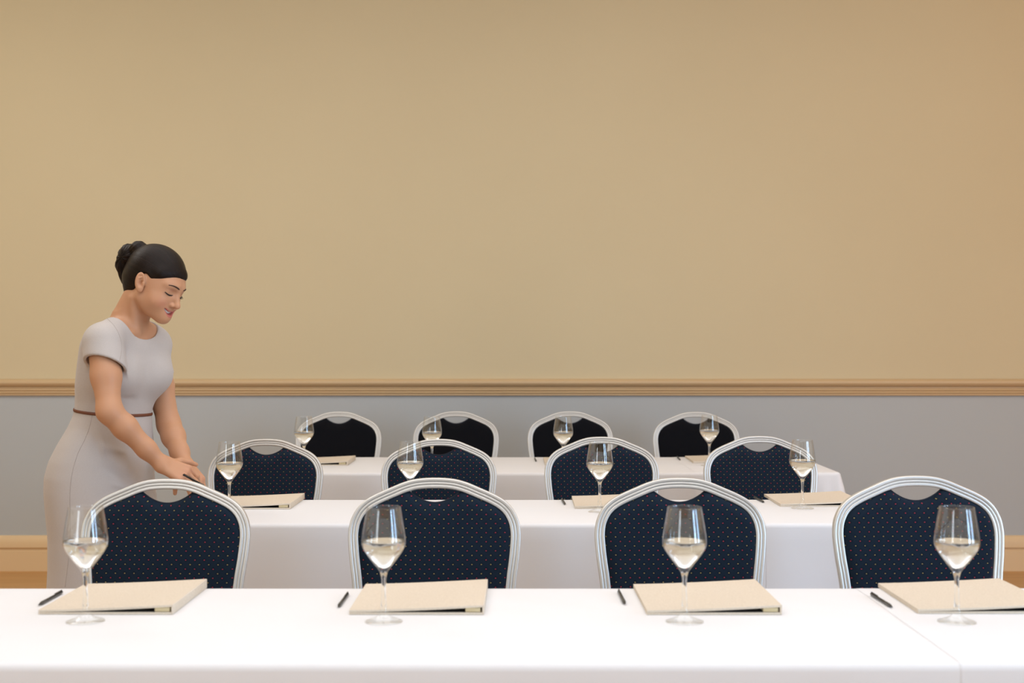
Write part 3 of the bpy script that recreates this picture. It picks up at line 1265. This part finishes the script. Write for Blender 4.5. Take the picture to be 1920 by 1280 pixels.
h1e1 = unit((.84, .06, -.42))
h1n = unit(np.array((.42, -.62, .66)) - h1e1 * np.dot(h1e1, (.42, -.62, .66)))
h1e2 = np.cross(h1n, h1e1); h1e2 = h1e2 if h1e2[1] > 0 else -h1e2
hand1, kn1, tip1 = hand_prims(W1_, h1e1, h1e2, h1n, 1, [(.50, .60, .40), (.46, .55, .35), (.42, .5, .3), (.38, .45, .3)], sc=.96)
h2e1 = unit((.50, -.30, -.62))
h2n = unit(np.array((.55, -.45, .60)) - h2e1 * np.dot(h2e1, (.55, -.45, .60)))
h2e2 = -np.cross(h2n, h2e1)
if h2e2[1] > 0: h2e2 = -h2e2
hand2, kn2, tip2 = hand_prims(W2_, h2e1, h2e2, h2n, -1, [(.35, .5, .35), (.4, .55, .4), (.45, .6, .4), (.5, .6, .4)], sc=.92)


def hand_sdf(p, pr):
    d = None
    for kind, a, c, ra, rb in pr:
        if kind == 'p':
            q = cap(p, a, c, ra, rb)
            d = q if d is None else smin(d, q, .012)
    fs = {}
    for kind, a, c, ra, rb in pr:
        if kind != 'p':
            q = cap(p, a, c, ra, rb)
            fs[kind] = q if kind not in fs else smin(fs[kind], q, .004)
    for q in fs.values(): d = smin(d, q, .0055)
    return d


def lerp(a, b, t): return np.array(a) * (1 - t) + np.array(b) * t


def arm_sdf(p, S, E, W, hand, k=.905):
    ax = unit(W - E)
    d = cap(p, S, lerp(S, E, .5), .052 * k, .047 * k)
    d = smin(d, cap(p, lerp(S, E, .5), E, .047 * k, .0370 * k), .02)
    M = lerp(E, W, .30)
    d = smin(d, cap(p, E, M, .0375 * k, .0385 * k), .025)
    d = smin(d, cap(p, M, lerp(E, W, .72), .0385 * k, .0300 * k), .02)
    d = smin(d, cap(p, lerp(E, W, .72), W, .0302 * k, .0255 * k), .02)
    near = np.sqrt(((p - W.astype(np.float32)) ** 2).sum(1)) < .26
    if near.any():
        h = np.full(len(p), 1.0, np.float32)
        h[near] = hand_sdf(p[near], hand)
        d = smin(d, h, .020)
    return d


def far_mask(p, c, r): return ((p - np.asarray(c, np.float32)) ** 2).sum(1) < r * r


HIPZ = .80
hipc = lambda s: np.array([dx[np.searchsorted(zz, HIPZ)] + A_[0] * s * .085, D0 + A_[1] * s * .085, HIPZ])


def leg_pts(s):
    b0 = hipc(s)
    c = b0[:2]
    fw = .02 * s
    f = F_[:2]
    kn = np.array([*(c + f * (.02 + fw)), .47])
    an = np.array([*(c + f * (-.03 + fw * 2)), .105])
    heel = np.array([*(c + f * (-.055 + fw * 2)), .085])
    ball = np.array([*(c + f * (.085 + fw * 2)), .032])
    toe = np.array([*(c + f * (.135 + fw * 2)), .026])
    return b0, kn, an, heel, ball, toe


def body_sdf(p):
    d = loft_sdf(p, .010)
    d = np.maximum(d, (HIPZ - .12) - p[:, 2])
    # shoulders and neck
    d = smin(d, cap(p, lerp(NB, S1, .35), S1, .036, .044), .03)
    d = smin(d, cap(p, lerp(NB, S2, .35), S2, .036, .044), .03)
    nt_ = hw((0, -.016, -.044)); nb_ = NB - F_ * .020 + np.array([0, 0, -.03])
    d = smin(d, cap(p, nt_, nb_, .0480, .0540), .022)
    d = smin(d, cap(p, nt_ * .0 + hw((0, -.034, -.055)), NB - F_ * .040 + np.array([0, 0, -.022]), .031, .043), .03)
    # collar bones
    d = smin(d, cap(p, NB + F_ * .052 + A_ * -.018 + np.array([0, 0, -.028]), lerp(NB, S1, .75) + F_ * .035 + np.array([0, 0, .004]), .007, .007), .012)
    # sterno-cleido muscle
    d = smin(d, cap(p, hw((.050, -.010, -.058)), NB + F_ * .048 + A_ * -.015 + np.array([0, 0, -.03]), .004, .008), .024)
    m = far_mask(p, HC, .21)
    if m.any():
        h = np.full(len(p), 1.0, np.float32)
        h[m] = head_sdf(hl(p[m]))
        d = smin(d, h, .014)
    for S, E, W, hd in ((S1, E1, W1_, hand1), (S2, E2, W2_, hand2)):
        m = far_mask(p, lerp(E, W, .2), .42)
        if m.any():
            h = np.full(len(p), 1.0, np.float32)
            h[m] = arm_sdf(p[m], S, E, W, hd)
            d = smin(d, h, .012)
    m = p[:, 2] < .95
    if m.any():
        q = p[m]
        h = np.full(len(q), 1.0, np.float32)
        for s in (-1, 1):
            b0, kn, an, heel, ball, toe = leg_pts(s)
            g = cap(q, b0, kn, .082, .056)
            calf = lerp(kn, an, .32) - np.array([*F_[:2], 0]) * .012
            g = smin(g, cap(q, kn, calf, .050, .050), .03)
            g = smin(g, cap(q, calf, an, .050, .033), .03)
            g = smin(g, cap(q, an, heel, .032, .026), .02)
            g = smin(g, cap(q, an + np.array([0, 0, -.02]), ball, .028, .026), .02)
            g = smin(g, cap(q, ball, toe, .026, .018), .02)
            h = np.minimum(h, g)
        dd_ = d[m]
        d[m] = smin(dd_, h, .03)
    return d


# --- dress
def plane3(a, b2, c, toward):
    n = np.cross(b2 - a, c - a); n = n / np.linalg.norm(n)
    if np.dot(n, toward) < 0: n = -n
    return a, n


def arm_hem(S, E, nearp, leftp, rightp):
    return plane3(nearp, leftp, rightp, E - S)


hem1 = arm_hem(S1, E1, P(186, 668, -.210), P(156, 684, -.150), P(219, 694, -.150))
hem2 = arm_hem(S2, E2, P(300, 700, .09), P(326, 697, .15), P(318, 690, .20))
bustc = lambda s: np.array([(231 - 960) / 600., D0, CZ - (703 - 640) / 600.]) + A_ * .068 * s + F_ * .050


def fold(p, a, b2, amp, wid):
    """a soft ridge (amp > 0) or valley between two points"""
    return -amp * np.exp(-(np.maximum(cap(p, a, b2, 0, 0), 0) / wid) ** 2)


def upper_dress(p, off=0.0):
    d = loft_sdf(p, off)
    for s in (-1, 1):
        d = smin(d, ell(p, bustc(s), (.066 - off, .066 - off, .060 - off)), .045)
    d = smin(d, ell(p, np.array([(150 - 960) / 600. + .055, D0, CZ - (905 - 640) / 600.]), (.075, .11, .095)), .07)
    d = smin(d, cap(p, lerp(NB, S1, .42) + np.array([0, 0, .004]), S1 + np.array([0, 0, .004]), .046 - off, .052 - off), .03)
    d = smin(d, cap(p, lerp(NB, S2, .42) + np.array([0, 0, .004]), S2 + np.array([0, 0, .004]), .046 - off, .052 - off), .03)
    return d


def dress_sdf(p):
    d = upper_dress(p)
    # creases across the lap, under the bust and at the waist
    m = (p[:, 2] < 1.2)
    if m.any():
        q = p[m]
        g = d[m]
        for a, b2, am, w in (((200, 862, -.15), (272, 898, -.07), .006, .010), ((196, 878, -.15), (262, 915, -.08), -.006, .009),
                             ((205, 905, -.15), (270, 925, -.06), .006, .010), ((196, 838, -.13), (268, 856, -.08), .005, .011),
                             ((186, 800, -.12), (200, 870, -.15), .004, .010), ((232, 890, -.14), (278, 880, -.05), -.005, .008),
                             ((232, 745, -.10), (282, 755, -.05), -.003, .010), ((160, 730, -.09), (210, 758, -.13), -.003, .010)):
            g = g + fold(q, P(*a), P(*b2), am, w)
        d[m] = g
    # sleeves
    for S, E, hem, r0, r1 in ((S1, E1, hem1, .060, .0605), (S2, E2, hem2, .053, .052)):
        m = far_mask(p, lerp(S, E, .2), .25)
        if not m.any(): continue
        q = p[m]
        X = lerp(S, E, .62)
        sl = cap(q, S + np.array([0, 0, -.005]), X, r0, r1 + .003)
        hp = (q - hem[0].astype(np.float32)) @ hem[1].astype(np.float32)
        sl = smax(sl, hp, .003)
        cav = np.maximum(cap(q, S, X, r0 - .009, r1 - .0075), -(hp + .05))
        sl = np.maximum(sl, -cav)
        d[m] = smin(d[m], sl, .014)
    d = np.maximum(d, HEM_Z - p[:, 2])
    # neckline
    q = p - (NB + F_ * .004).astype(np.float32)
    u = q @ A_.astype(np.float32); v = q @ F_.astype(np.float32)
    w = p[:, 2] - (NB[2] + .022)
    k = np.sqrt((u / .090) ** 2 + (v / .100) ** 2 + (np.minimum(w, 0) / .098) ** 2)
    cyl = (k - 1) * .085
    d = smax(d, -cyl, .004)
    return d


# ---- materials
M_skin, nt, b = mat_base('skin', (0.60, 0.34, 0.22), 0.48, spec=0.35, sss=0.12)
at = nt.nodes.new('ShaderNodeAttribute'); at.attribute_name = 'tint'
nt.links.new(at.outputs['Color'], b.inputs['Base Color'])
noise_bump(nt, b, 700, 0.08, 0.0003)
M_dress, nt, b = mat_base('greige_cloth', (0.52, 0.46, 0.43), 0.85, spec=0.15, sheen=0.2)
add_noise_color(nt, b, (0.50, 0.455, 0.425), (0.55, 0.505, 0.475), 900, 2)
weave_bump(nt, b, 0.0014, 0.25, 0.0003)
M_belt, nt, b = mat_base('brown_leather_braid', (0.16, 0.050, 0.022), 0.55)
noise_bump(nt, b, 350, 0.8, 0.001)
M_seam, nt, b = mat_base('seam_thread', (0.38, 0.33, 0.30), 0.9)
noise_bump(nt, b, 800, 0.3, 0.0003)
M_lash, nt, b = mat_base('lash_dark', (0.008, 0.005, 0.004), 0.6)
noise_bump(nt, b, 800, 0.2, 0.0002)
M_brow, nt, b = mat_base('brow_brown', (0.055, 0.028, 0.018), 0.9)
noise_bump(nt, b, 1500, 0.8, 0.0006)
M_teeth, nt, b = mat_base('tooth_enamel', (0.85, 0.82, 0.76), 0.2)
noise_bump(nt, b, 300, 0.05, 0.0002)
M_shoe, nt, b = mat_base('black_leather', (0.015, 0.013, 0.012), 0.3)
noise_bump(nt, b, 300, 0.1, 0.0003)

BUN = (0, -.112, .034)


def hair_mat(name, cen):
    """fine strands that run towards the bun: noise over the direction seen from there"""
    m, nt, b = mat_base(name, (0.012, 0.0065, 0.0045), 0.36, spec=0.18)
    tc = nt.nodes.new('ShaderNodeTexCoord')
    sub = nt.nodes.new('ShaderNodeVectorMath'); sub.operation = 'SUBTRACT'
    nt.links.new(tc.outputs['Object'], sub.inputs[0])
    sub.inputs[1].default_value = tuple(cen)
    cmb = nt.nodes.new('ShaderNodeCombineXYZ')
    for axis, sock in ((HR, 0), (HU, 1)):
        dt = nt.nodes.new('ShaderNodeVectorMath'); dt.operation = 'DOT_PRODUCT'
        nt.links.new(sub.outputs[0], dt.inputs[0])
        dt.inputs[1].default_value = tuple(axis)
        nt.links.new(dt.outputs['Value'], cmb.inputs[sock])
    nr = nt.nodes.new('ShaderNodeVectorMath'); nr.operation = 'NORMALIZE'
    nt.links.new(cmb.outputs[0], nr.inputs[0])
    n = nt.nodes.new('ShaderNodeTexNoise')
    n.inputs['Scale'].default_value = 42
    n.inputs['Detail'].default_value = 5
    n.inputs['Roughness'].default_value = .7
    nt.links.new(nr.outputs[0], n.inputs['Vector'])
    r = nt.nodes.new('ShaderNodeValToRGB')
    r.color_ramp.elements[0].position = .35; r.color_ramp.elements[1].position = .7
    r.color_ramp.elements[0].color = (0.004, 0.0025, 0.002, 1)
    r.color_ramp.elements[1].color = (0.016, 0.0075, 0.0045, 1)
    nt.links.new(n.outputs['Fac'], r.inputs[0])
    nt.links.new(r.outputs[0], b.inputs['Base Color'])
    add_bump(nt, b, n.outputs['Fac'], 0.55, 0.002)
    return m


def hair_sdf(q):
    # q in head coordinates
    d = ell(q, (0, -.006, .041), (.0795, .0975, .0870))
    d = smin(d, ell(q, (0, -.036, .004), (.064, .054, .058)), .02)
    d = smin(d, cap(q, (-.012, .074, .066), (.055, .046, .052), .015, .013), .020)       # swept fringe
    d = smin(d, cap(q, (0, -.046, -.045), (0, -.060, -.005), .030, .038), .03)
    ax = np.abs(q[:, 0])
    # keep what lies above the hair line
    line = .047 - .55 * np.maximum(.078 - q[:, 1], 0) + .06 * np.maximum(-q[:, 0], 0) + .80 * np.maximum(q[:, 1] - .076, 0)
    line = np.maximum(line, .020 + .10 * (q[:, 1]))
    front = line - q[:, 2]
    backl = np.maximum(q[:, 1] + .010 + .30 * np.maximum(-q[:, 2] - .01, 0), (-.078) - q[:, 2])
    region = smin(front, backl, .012)
    region = smax(region, -ell(np.stack([ax, q[:, 1], q[:, 2]], 1), (.082, .015, .002), (.030, .019, .031)), .012)
    d = smax(d, region, .006)
    return d


def bun_sdf(q):
    c = np.array(BUN)
    r = q - c.astype(np.float32)
    d = ell(r, (0, -.010, .014), (.034, .033, .037))
    d = smin(d, ell(r, (.004, .020, .044), (.030, .030, .028)), .007)
    d = smin(d, ell(r, (.006, -.014, -.006), (.026, .022, .036)), .007)
    d = smin(d, cap(r, (.006, -.008, -.030), (0, .016, -.066), .018, .010), .012)
    ang = np.arctan2(r[:, 2], r[:, 1] + .01)
    d = d - .0005 * np.sin(ang * 26 + r[:, 0] * 160) - .0008 * np.sin(ang * 9 + 2)
    return d


base = np.array([(196 - 960) / 600., D0, 0.0])
person = empty('person', tuple(base))
tag(person, 'smiling dark-haired woman with a bun in a greige dress, leaning over the tables', 'person')

V, Q = surface_nets(body_sdf, (-1.50, D0 - .38, 0.0), (-.90, D0 + .40, 1.63), .0024)
body = np_mesh('body', V, Q, M_skin, person, base)
# skin tones that belong to the skin itself: lips, cheeks, knuckles; also darker upper lids
q = hl(V.astype(np.float32))
col = np.tile(np.array([0.57, 0.30, 0.17], np.float32), (len(V), 1))


def blend(mask, c):
    global col
    col = col * (1 - mask[:, None]) + np.array(c, np.float32) * mask[:, None]


inhead = (np.abs(q) < .16).all(1)
ax = np.abs(q[:, 0])
g = np.exp(-(((ax - .042) / .016) ** 2 + ((q[:, 2] + .030) / .014) ** 2)) * (q[:, 1] > .04) * inhead
blend(g * .45, (0.60, 0.235, 0.155))
g = np.exp(-((q[:, 0] / .009) ** 2 + ((q[:, 1] - .116) / .010) ** 2 + ((q[:, 2] + .026) / .010) ** 2)) * inhead
blend(g * .3, (0.60, 0.235, 0.155))
bow = .0050 * (1 - np.cos(np.clip(ax / .029, 0, 1) * 1.57))
mz = -.0520 + bow * 2.4
my = .0955 - 11.5 * ax ** 2
wd = np.clip(1 - (ax / .0285) ** 2, 0, 1) ** .5
dz = q[:, 2] - mz
thick = np.where(dz > 0, .0098, .0125) * wd
lip = np.clip((thick - np.abs(dz)) / .0018, 0, 1) * (q[:, 1] > my - .010) * (ax < .029) * inhead
blend(lip * .9, (0.55, 0.15, 0.13))
inner = np.clip((.0036 * wd - np.abs(dz)) / .001, 0, 1) * (q[:, 1] < my + .001) * (q[:, 1] > .06) * (ax < .028) * inhead
blend(inner, (0.12, 0.02, 0.02))
lid = np.exp(-(((ax - .031) / .013) ** 2 + ((q[:, 2] - .019) / .006) ** 2)) * (q[:, 1] > .06) * inhead
blend(lid * .5, (0.40, 0.19, 0.12))
for kn in kn1 + kn2:
    g = np.exp(-((V - kn) ** 2).sum(1) / .014 ** 2)
    blend(g * .35, (0.62, 0.29, 0.20))
me = body.data
attr = me.color_attributes.new('tint', 'FLOAT_COLOR', 'POINT')
attr.data.foreach_set('color', np.concatenate([col, np.ones((len(col), 1))], 1).astype(np.float32).ravel())

V, Q = surface_nets(dress_sdf, (-1.50, D0 - .30, HEM_Z - .02), (-.95, D0 + .30, 1.42), .0030)
dress = np_mesh('dress', V, Q, M_dress, person, base)

M_hair = hair_mat('dark_hair', hw((-.01, -.1, .015)) - base)
M_bun = hair_mat('dark_hair_bun', hw((.02, -.10, -.04)) - base)


def head_mesh(name, f, lo, hi, h, mat):
    V, Q = surface_nets(f, lo, hi, h)
    W = HC + V @ HM.astype(np.float64)
    return np_mesh(name, W, Q, mat, person, base)


hair = head_mesh('hair', hair_sdf, (-.10, -.13, -.10), (.10, .12, .15), .0022, M_hair)
bun = head_mesh('hair_bun', bun_sdf, (-.05, -.17, -.07), (.06, -.04, .14), .0018, M_bun)


def march(f, px, py, start=.35, stop=.4, lift=.0):
    """first point of a body surface on the line of sight to picture point (px, py)"""
    dd = np.linspace(-start, stop, 1500)
    pts = np.stack([P(px, py, t) for t in dd]).astype(np.float32)
    v = f(pts)
    i = np.argmax(v < lift)
    return pts[i].astype(float)


def strip(name, pts, radii, mat, parent, n=8, flat=1.0, updir=None):
    bm = bmesh.new()
    tube(bm, [Vector(p - base) for p in pts], radii, n, True, flat, updir)
    return finish(bm, name, mat, parent)


def head_march(x, z, f=None, lift=0.0):
    """surface point of the face in head coordinates, looked for from the front"""
    ys = np.linspace(.14, .0, 900)
    pts = np.stack([np.full(900, x), ys, np.full(900, z)], 1).astype(np.float32)
    v = (f or head_sdf)(pts)
    return hw((x, ys[np.argmax(v < lift)], z))


# brows, lashes
for s in (1, -1):
    xs = np.linspace(.012, .047, 12)
    zs = .0290 + .0060 * np.sin((xs - .012) / .035 * 2.3) - .003 * ((xs - .012) / .035)
    pts = [head_march(s * x, z, lift=.0004) for x, z in zip(xs, zs)]
    rr = [.0008 + .0022 * math.sin(min(1, (k + 1.2) / 5) * 1.57) * (1 - k / 13.5) for k in range(12)]
    strip('eyebrow', pts, rr, M_brow, person, 8)
    xs = np.linspace(.018, .046, 12)
    zs = .0045 - .0035 * np.sin((xs - .018) / .028 * PI) + .002 * (xs - .018) / .028
    pts = [head_march(s * x, z, lift=.0002) for x, z in zip(xs, zs)]
    rr = [.0009 + .0011 * math.sin((k + .5) / 12 * PI) for k in range(12)]
    lash = strip('eyelashes', pts, rr, M_lash, person, 8)
    bm = bmesh.new()
    for k in range(2, 12):
        a = pts[k]
        t = k / 11
        dv = HF * .0050 + HU * -.0036 + HR * s * (.0055 * (t - .25))
        p1 = a + dv * (.7 + .6 * t)
        tube(bm, [Vector(a - base), Vector(lerp(a, p1, .6) - base), Vector(p1 + HU * .0008 - base)], [.0006, .0004, .00012], 5)
    finish(bm, 'eyelashes', M_lash, person)

# upper teeth: one small rounded block each
bm = bmesh.new()
for k in range(-4, 5):
    x = k * .0048
    y = .0945 - 11.5 * x * x - .0015
    zc = -.0520 + .0055 * (1 - math.cos(min(1, abs(x) / .029) * 1.57)) * 2.4 + .0012
    c = hw((x, y, zc))
    start = len(bm.verts)
    r = bmesh.ops.create_uvsphere(bm, u_segments=10, v_segments=8, radius=1)
    yawt = math.atan2(-23 * x, 1)
    for v in r['verts']:
        lx = math.copysign(abs(v.co.x) ** .7, v.co.x) * .0025
        ly = math.copysign(abs(v.co.y) ** .8, v.co.y) * .0022
        lz = math.copysign(abs(v.co.z) ** .7, v.co.z) * .0042
        X = lx * math.cos(yawt) - ly * math.sin(yawt)
        Yv = lx * math.sin(yawt) + ly * math.cos(yawt)
        v.co = Vector(c + HR * X + HF * Yv + HU * lz - base)
finish(bm, 'teeth', M_teeth, person)

# belt: follows the waist of the dress
def ring_on(f, n, zfun, lift=.0):
    out = []
    for k in range(n):
        t = 2 * PI * k / n
        dr = np.array([math.cos(t), math.sin(t), 0])
        c = np.array([(213 - 960) / 600., D0, 0])
        rs = np.linspace(.02, .24, 500)
        pts = c + rs[:, None] * dr
        pts[:, 2] = [zfun(pp) for pp in pts]
        v = f(pts.astype(np.float32))
        out.append(pts[np.argmax(v > lift)])
    return out


zl, zr = CZ - (765 - 640) / 600., CZ - (777.5 - 640) / 600.


def belt_z(pp):
    t = (pp[0] - (143 - 960) / 600.) / ((283 - 143) / 600.)
    yy = (pp[1] - D0) / .12
    return zl + (zr - zl) * min(1.1, max(-.1, 1 - (1 - t) ** 1.5 if t < 1 else 1)) - .000 * yy


rp = ring_on(upper_dress, 96, belt_z, .0008)
rp = [np.array(p) for p in rp]
ctr = sum(rp) / len(rp)
bm = bmesh.new()
rings = []
for k, p in enumerate(rp):
    o = p - ctr; o[2] = 0; o = o / np.linalg.norm(o)
    rings.append([Vector(p + o * .0020 * math.cos(a) + np.array([0, 0, 1]) * .0047 * math.sin(a) - base) for a in np.linspace(0, 2 * PI, 9)[:-1]])
vr = loft(bm, rings + [rings[0]], True, False)
bmesh.ops.remove_doubles(bm, verts=bm.verts[:], dist=.00001)
finish(bm, 'belt', M_belt, person)

# stitched seams of the dress, laid on its surface
seams = [
    [(201, 597), (212, 608), (221, 622), (227, 640), (228, 655), (225, 672), (221, 690)],
    [(174, 773), (168, 800), (158, 826), (146, 850), (137, 880), (132, 910), (131, 945), (132, 985), (130, 1030), (126, 1070), (122, 1100)]]
for sm in seams:
    cp = catmull(sm, 5)
    pts = [march(dress_sdf, x, y, lift=.0002) for x, y in cp]
    strip('seam', pts, .0007, M_seam, dress, 6)

# shoes
for s in (-1, 1):
    b0, kn, an, heel, ball, toe = leg_pts(s)
    f3 = np.array([*F_[:2], 0])

    def shoe_sdf(p):
        d = cap(p, heel + f3 * .0, ball, .033, .033)
        d = smin(d, cap(p, ball, toe + f3 * .012, .033, .018), .02)
        cut = cap(p, heel + np.array([0, 0, .045]) + f3 * .02, ball + np.array([0, 0, .035]) - f3 * .01, .034, .030)
        d = smax(d, -cut, .003)
        d = smin(d, cap(p, heel + np.array([0, 0, -.02]) - f3 * .01, np.array([*(heel[:2] - f3[:2] * .012), .004]), .017, .0075), .01)
        return np.maximum(d, .001 - p[:, 2])
    lo = np.minimum(heel, toe) - .07; hi = np.maximum(heel, toe) + .07
    lo[2] = -.004
    V, Q = surface_nets(shoe_sdf, lo, hi, .0035)
    np_mesh('shoe', V, Q, M_shoe, person, base)

# the pen held between her fingers
hp = copy_tree(p0)
hp.name = 'pen'
A = march(body_sdf, 347, 892.5, lift=-.0008)
C = march(body_sdf, 371, 905, lift=-.0008)
A = A + (A - C) / np.linalg.norm(A - C) * .010
C = A + (C - A) / np.linalg.norm(C - A) * .090
dv = Vector(C - A).normalized()
hp.location = Vector((A + C) / 2)
hp.rotation_euler = dv.to_track_quat('X', 'Z').to_euler()
hp.location = Vector((A + C) / 2) - Vector((0, 0, .0030))
hp.scale = (.64, .66, .66)
hp['label'] = 'black pen held between the fingers of the woman'
if 'group' in hp: del hp['group']
